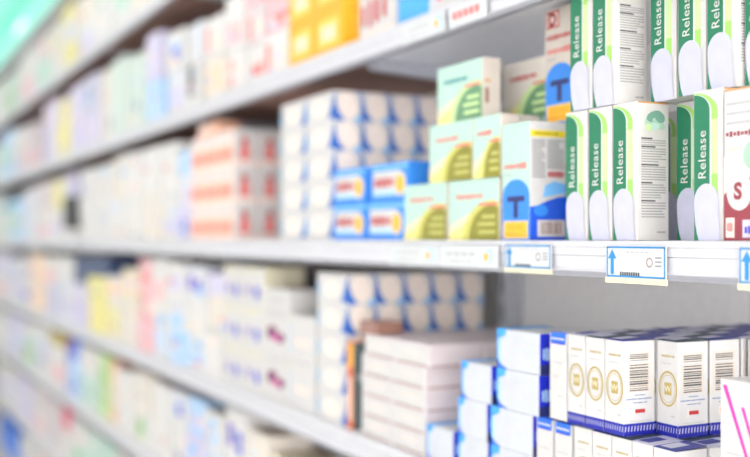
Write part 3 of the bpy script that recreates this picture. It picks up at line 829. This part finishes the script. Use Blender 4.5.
# price tags in the rail
def price_tag(s, level, w, h, label, style, dz=0.0):
    r = empty('price_tag', (-s, -0.0150, CAM_Z + LEVEL[level] - 0.0225 + dz))
    tag(r, label, 'price tag', 'price tags')
    c = MB(); c.box(-w / 2, w / 2, -.0004, .0004, -h / 2, h / 2, M('tag'))
    if style == 'arrow':
        c.box(-w / 2 - .001, w / 2 + .001, -.0008, .0006, -h / 2 - .006, -h / 2 + .0002, M('ivory'))
    link('card', c.data('card'), r)
    c = MB()
    for sx in (-.3, .3):
        c.box(sx * w - .004, sx * w + .004, .0006, .0022, h / 2 - .006, h / 2 - .001, M('pale_grey'))
    link('rail_clip', c.data('rail_clip'), r)
    b = MB(); Fb = lambda x, z: (x * w / 2, -.0007, z * h / 2)
    def rc(m, x0, z0, x1, z1, y=-.0007, b=b):
        b.poly([(x0 * w / 2, y, z0 * h / 2), (x1 * w / 2, y, z0 * h / 2), (x1 * w / 2, y, z1 * h / 2), (x0 * w / 2, y, z1 * h / 2)], M(m))
    def disc(m, x, z, rr, y, b=b):
        b.poly([(x * w / 2 + rr * math.cos(q * math.pi / 10), y, z * h / 2 + rr * math.sin(q * math.pi / 10)) for q in range(20)], M(m))
    if style == 'arrow':
        bx, bz = .0019 / (w / 2), .0019 / (h / 2)
        rc('tag_blue', -.97, -.97, .97, -.97 + bz); rc('tag_blue', -.97, .97 - bz, .97, .97); rc('tag_blue', -.97, -.97, -.97 + bx, .97); rc('tag_blue', .97 - bx, -.97, .97, .97)
        link('blue_border', b.data('blue_border'), r)
        b = MB()
        b.poly([(x * w / 2, -.0009, z * h / 2) for x, z in ((-.83, -.80), (-.72, -.80), (-.72, .20), (-.63, .20), (-.775, .80), (-.92, .20), (-.83, .20))], M('tag_blue'))
        link('arrow', b.data('arrow'), r)
        b = MB()
        rr = random.Random(int(s * 1000))
        for k in range(9):
            x = -.5 + k * .075
            b.poly([(x * w / 2, -.0009, -.86 * h / 2), ((x + .05) * w / 2, -.0009, -.86 * h / 2), ((x + .05) * w / 2, -.0009, (-.66 + .05 * rr.random()) * h / 2), (x * w / 2, -.0009, -.64 * h / 2)], M('ink'))
        link('number_print', b.data('number_print'), r); b = MB()
        for z in (-.25, .0, .25):
            b.poly([(.66 * w / 2, -.0009, z * h / 2), (.86 * w / 2, -.0009, z * h / 2), (.86 * w / 2, -.0009, (z + .09) * h / 2), (.66 * w / 2, -.0009, (z + .09) * h / 2)], M('grey'))
        for q in range(16):
            a0, a1 = q * math.pi / 8, (q + .7) * math.pi / 8
            b.poly([(.48 * w / 2 + ra * math.cos(a), -.0009, .0 * h / 2 + ra * math.sin(a)) for ra, a in ((.0052, a0), (.0052, a1), (.0036, a1), (.0036, a0))], M('rust'))
        link('small_logo', b.data('small_logo'), r); b = MB()
        for k in range(5):
            x = -.3 + k * .16
            b.poly([(x * w / 2, -.0009, .58 * h / 2), ((x + .11) * w / 2, -.0009, .58 * h / 2), ((x + .11) * w / 2, -.0009, .66 * h / 2), (x * w / 2, -.0009, .66 * h / 2)], M('pale_grey'))
        link('word_lettering', b.data('word_lettering'), r)
    elif style == 'sun':
        disc('pale_blue', .72, .1, .0095, -.0007); disc('amber', .64, .0, .0058, -.0009)
        link('sun_sticker', b.data('sun_sticker'), r)
        b = MB()
        for k in range(4):
            rc('pale_grey', -.7 + k * .26, .1, -.52 + k * .26, .35, b=b); rc('pale_grey', -.6 + k * .2, -.55, -.45 + k * .2, -.4, b=b)
        link('faint_lettering', b.data('faint_lettering'), r)
    else:
        for k in range(5):
            rc('soft_red', -.8 + k * .3, -.3, -.58 + k * .3, .4)
        link('red_word', b.data('red_word'), r)
    return r
price_tag(0.8570, 'middle', 0.094, 0.034, 'price tag with blue border and arrow, in the rail below the tube cartons', 'arrow')
price_tag(0.6670, 'middle', 0.094, 0.034, 'price tag with blue border, in the rail under the S carton', 'arrow')
price_tag(1.0530, 'middle', 0.098, 0.029, 'price tag with thin blue border, in the rail under the T carton', 'arrow', dz=.003)
price_tag(1.1920, 'middle', 0.150, 0.029, 'paper tag with yellow sun sticker, in the rail beneath the olive domes', 'sun', dz=.001)
price_tag(1.3440, 'middle', 0.150, 0.029, 'paper tag with yellow sun sticker, in the rail beneath the badge cartons', 'sun', dz=.001)
price_tag(1.1910, 'upper', 0.095, 0.029, 'paper tag with red word in the upper shelf rail', 'red')
price_tag(1.3120, 'upper', 0.124, 0.029, 'paper tag with yellow sun sticker in the upper shelf rail', 'sun')
# small screw on the rail under the S carton
# ------------------------------------------------------------------ lit header, room
MINT_G = mat('mint_backlit_acrylic', (30, 120, 96), 0.3, emit=(100, 240, 208), strength=0.85)
MINT_L = mat('pale_mint_backlit_acrylic', (50, 130, 110), 0.3, emit=(150, 248, 228), strength=0.9)
LAMP = mat('white_light_tube', (255, 255, 255), 0.3, emit=(255, 255, 255), strength=1.1)
hs0, hs1 = 2.9, 7.6
hd = empty('backlit_canopy', (-(hs0 + hs1) / 2, 0, CAM_Z + 0.95))
tag(hd, 'glowing mint green backlit canopy along the top of the shelving', 'canopy')
HL = (hs1 - hs0) / 2
b = MB(); b.box(-HL, HL, -0.02, 0.305, 0.0, 0.46, STEEL, 0.003); link('casing', b.data('casing'), hd)
b = MB(); b.box(-HL, HL, -0.026, -0.0205, -0.004, 0.125, MINT_L, 0.002); link('pale_strip', b.data('pale_strip'), hd)
b = MB(); b.box(-HL, HL, -0.026, -0.0205, 0.127, 0.225, MINT_G, 0.002); link('green_strip', b.data('green_strip'), hd)
b = MB(); b.box(-HL, HL, -0.026, -0.0205, 0.227, 0.455, MINT_L, 0.002); link('wide_strip', b.data('wide_strip'), hd)
for k in range(3):
    b = MB(); b.box(-0.14, 0.14, -0.034, -0.0262, 0.05, 0.072, LAMP, 0.002); o = link('light_tube', b.data('light_tube'), hd); o.location.x = HL - 0.95 - k * 1.35

FLOOR = mat('floor_vinyl', (232, 230, 226), 0.35, noise=0.05, scale=8)
CEIL = mat('ceiling_white', (244, 244, 242), 0.8)
WALL = mat('wall_white', (240, 240, 238), 0.8)
def struct(name, x0, x1, y0, y1, z0, z1, m):
    b = MB(); b.box(x0, x1, y0, y1, z0, z1, m)
    o = link(name, b.data(name)); o['kind'] = 'structure'
    return o
struct('floor', -8.2, 2.5, -3.2, 0.6, -0.1, 0.0, FLOOR)
struct('ceiling', -8.2, 2.5, -3.2, 0.6, 2.85, 2.95, CEIL)
struct('wall_behind_shelving', -8.2, 2.5, 0.42, 0.6, 0.0, 2.85, WALL)
struct('wall_end', -8.2, -7.75, -3.2, 0.42, 0.0, 2.85, WALL)

# wall opposite the shelving; glowing window panes added to light the shelves level-on
FRONT_FILL = 0.85
END_FILL = 7.6
FRONT_PANE = mat('bright_window_glass', (250, 252, 255), 0.2, emit=(252, 252, 255), strength=FRONT_FILL)
struct('wall_front', -8.2, 2.5, -3.2, -3.05, 0.0, 0.55, WALL)
struct('wall_front_header', -8.2, 2.5, -3.2, -3.05, 2.35, 2.85, WALL)
for k in range(6):
    x0 = 2.4 - k * 1.78; x1 = x0 - 1.70
    b = MB()
    for q in ((x1 - .04, x1 + .03, .55, 2.35), (x0 - .03, x0 + .04, .55, 2.35), (x1 + .03, x0 - .03, .55, .60), (x1 + .03, x0 - .03, 2.30, 2.35)):
        b.box(q[0], q[1], -3.15, -3.08, q[2], q[3], STEEL)
    o = link('window_%d' % (k + 1), b.data('window_frame')); o['kind'] = 'structure'
    b = MB(); b.box(x1 + .03, x0 - .03, -3.125, -3.115, .60, 2.30, FRONT_PANE)
    link('window_pane', b.data('window_pane'), o)

# near end of the aisle: unseen glowing panes added to brighten carton sides
END_PANE = mat('daylit_entrance_glass', (250, 252, 255), 0.2, emit=(254, 252, 252), strength=END_FILL)
struct('wall_entrance', 2.5, 2.65, -3.2, 0.42, 2.55, 2.85, WALL)
struct('wall_entrance_sill', 2.5, 2.65, -3.2, 0.42, 0.0, 0.35, WALL)
for k in range(3):
    y0 = -3.18 + k * 1.2; y1 = y0 + 1.17
    b = MB()
    for q in ((y0, y0 + .05, .35, 2.55), (y1 - .05, y1, .35, 2.55), (y0 + .05, y1 - .05, .35, .41), (y0 + .05, y1 - .05, 2.49, 2.55)):
        b.box(2.54, 2.60, q[0], q[1], q[2], q[3], STEEL)
    o = link('window_%d' % (k + 7), b.data('window_frame')); o['kind'] = 'structure'
    b = MB(); b.box(2.565, 2.575, y0 + .05, y1 - .05, .41, 2.49, END_PANE)
    link('window_pane', b.data('window_pane'), o)

PANEL = mat('lamp_diffuser', (255, 255, 255), 0.4, emit=(255, 250, 246), strength=3.8)
for k, x in enumerate((-2.7, -3.95, -5.2, -6.45)):
    for q, y in enumerate((-1.05,)):
        r = empty('ceiling_light', (x, y, 2.85))
        tag(r, 'flush square ceiling light, %s along the aisle' % ORD[k], 'ceiling light', 'ceiling lights')
        b = MB()
        for a in ((-.62, .62, -.32, -.30), (-.62, .62, .30, .32), (-.62, -.60, -.30, .30), (.60, .62, -.30, .30)):
            b.box(a[0], a[1], a[2], a[3], -0.03, -0.001, STEEL)
        link('frame', b.data('frame'), r)
        b = MB(); b.box(-.60, .60, -.30, .30, -0.022, -0.014, PANEL); link('diffuser', b.data('diffuser'), r)

# ------------------------------------------------------------------ world light (bright shop all round), camera
w = bpy.data.worlds.new('shop_light')
SC.world = w
w.use_nodes = True
bg = w.node_tree.nodes['Background']
bg.inputs['Color'].default_value = (0.98, 0.98, 1.0, 1)
bg.inputs['Strength'].default_value = 0.8

cam = bpy.data.cameras.new('camera')
co = bpy.data.objects.new('camera', cam)
COL.objects.link(co)
co.location = (0, -0.754, CAM_Z)
fw = Vector((-0.8931, 0.4499, 0))
co.rotation_euler = fw.to_track_quat('-Z', 'Y').to_euler()
cam.sensor_width = 36
cam.lens = 50.0
cam.shift_y = 10 / 750
cam.clip_start = 0.05
cam.dof.use_dof = True
cam.dof.focus_distance = 1.09
cam.dof.aperture_fstop = 2.1
cam.dof.aperture_blades = 0
SC.camera = co
SC.view_settings.view_transform = 'Standard'
SC.view_settings.look = 'None'
SC.view_settings.exposure = -0.27
SC.view_settings.gamma = 1.0
SC.view_settings.use_curve_mapping = False
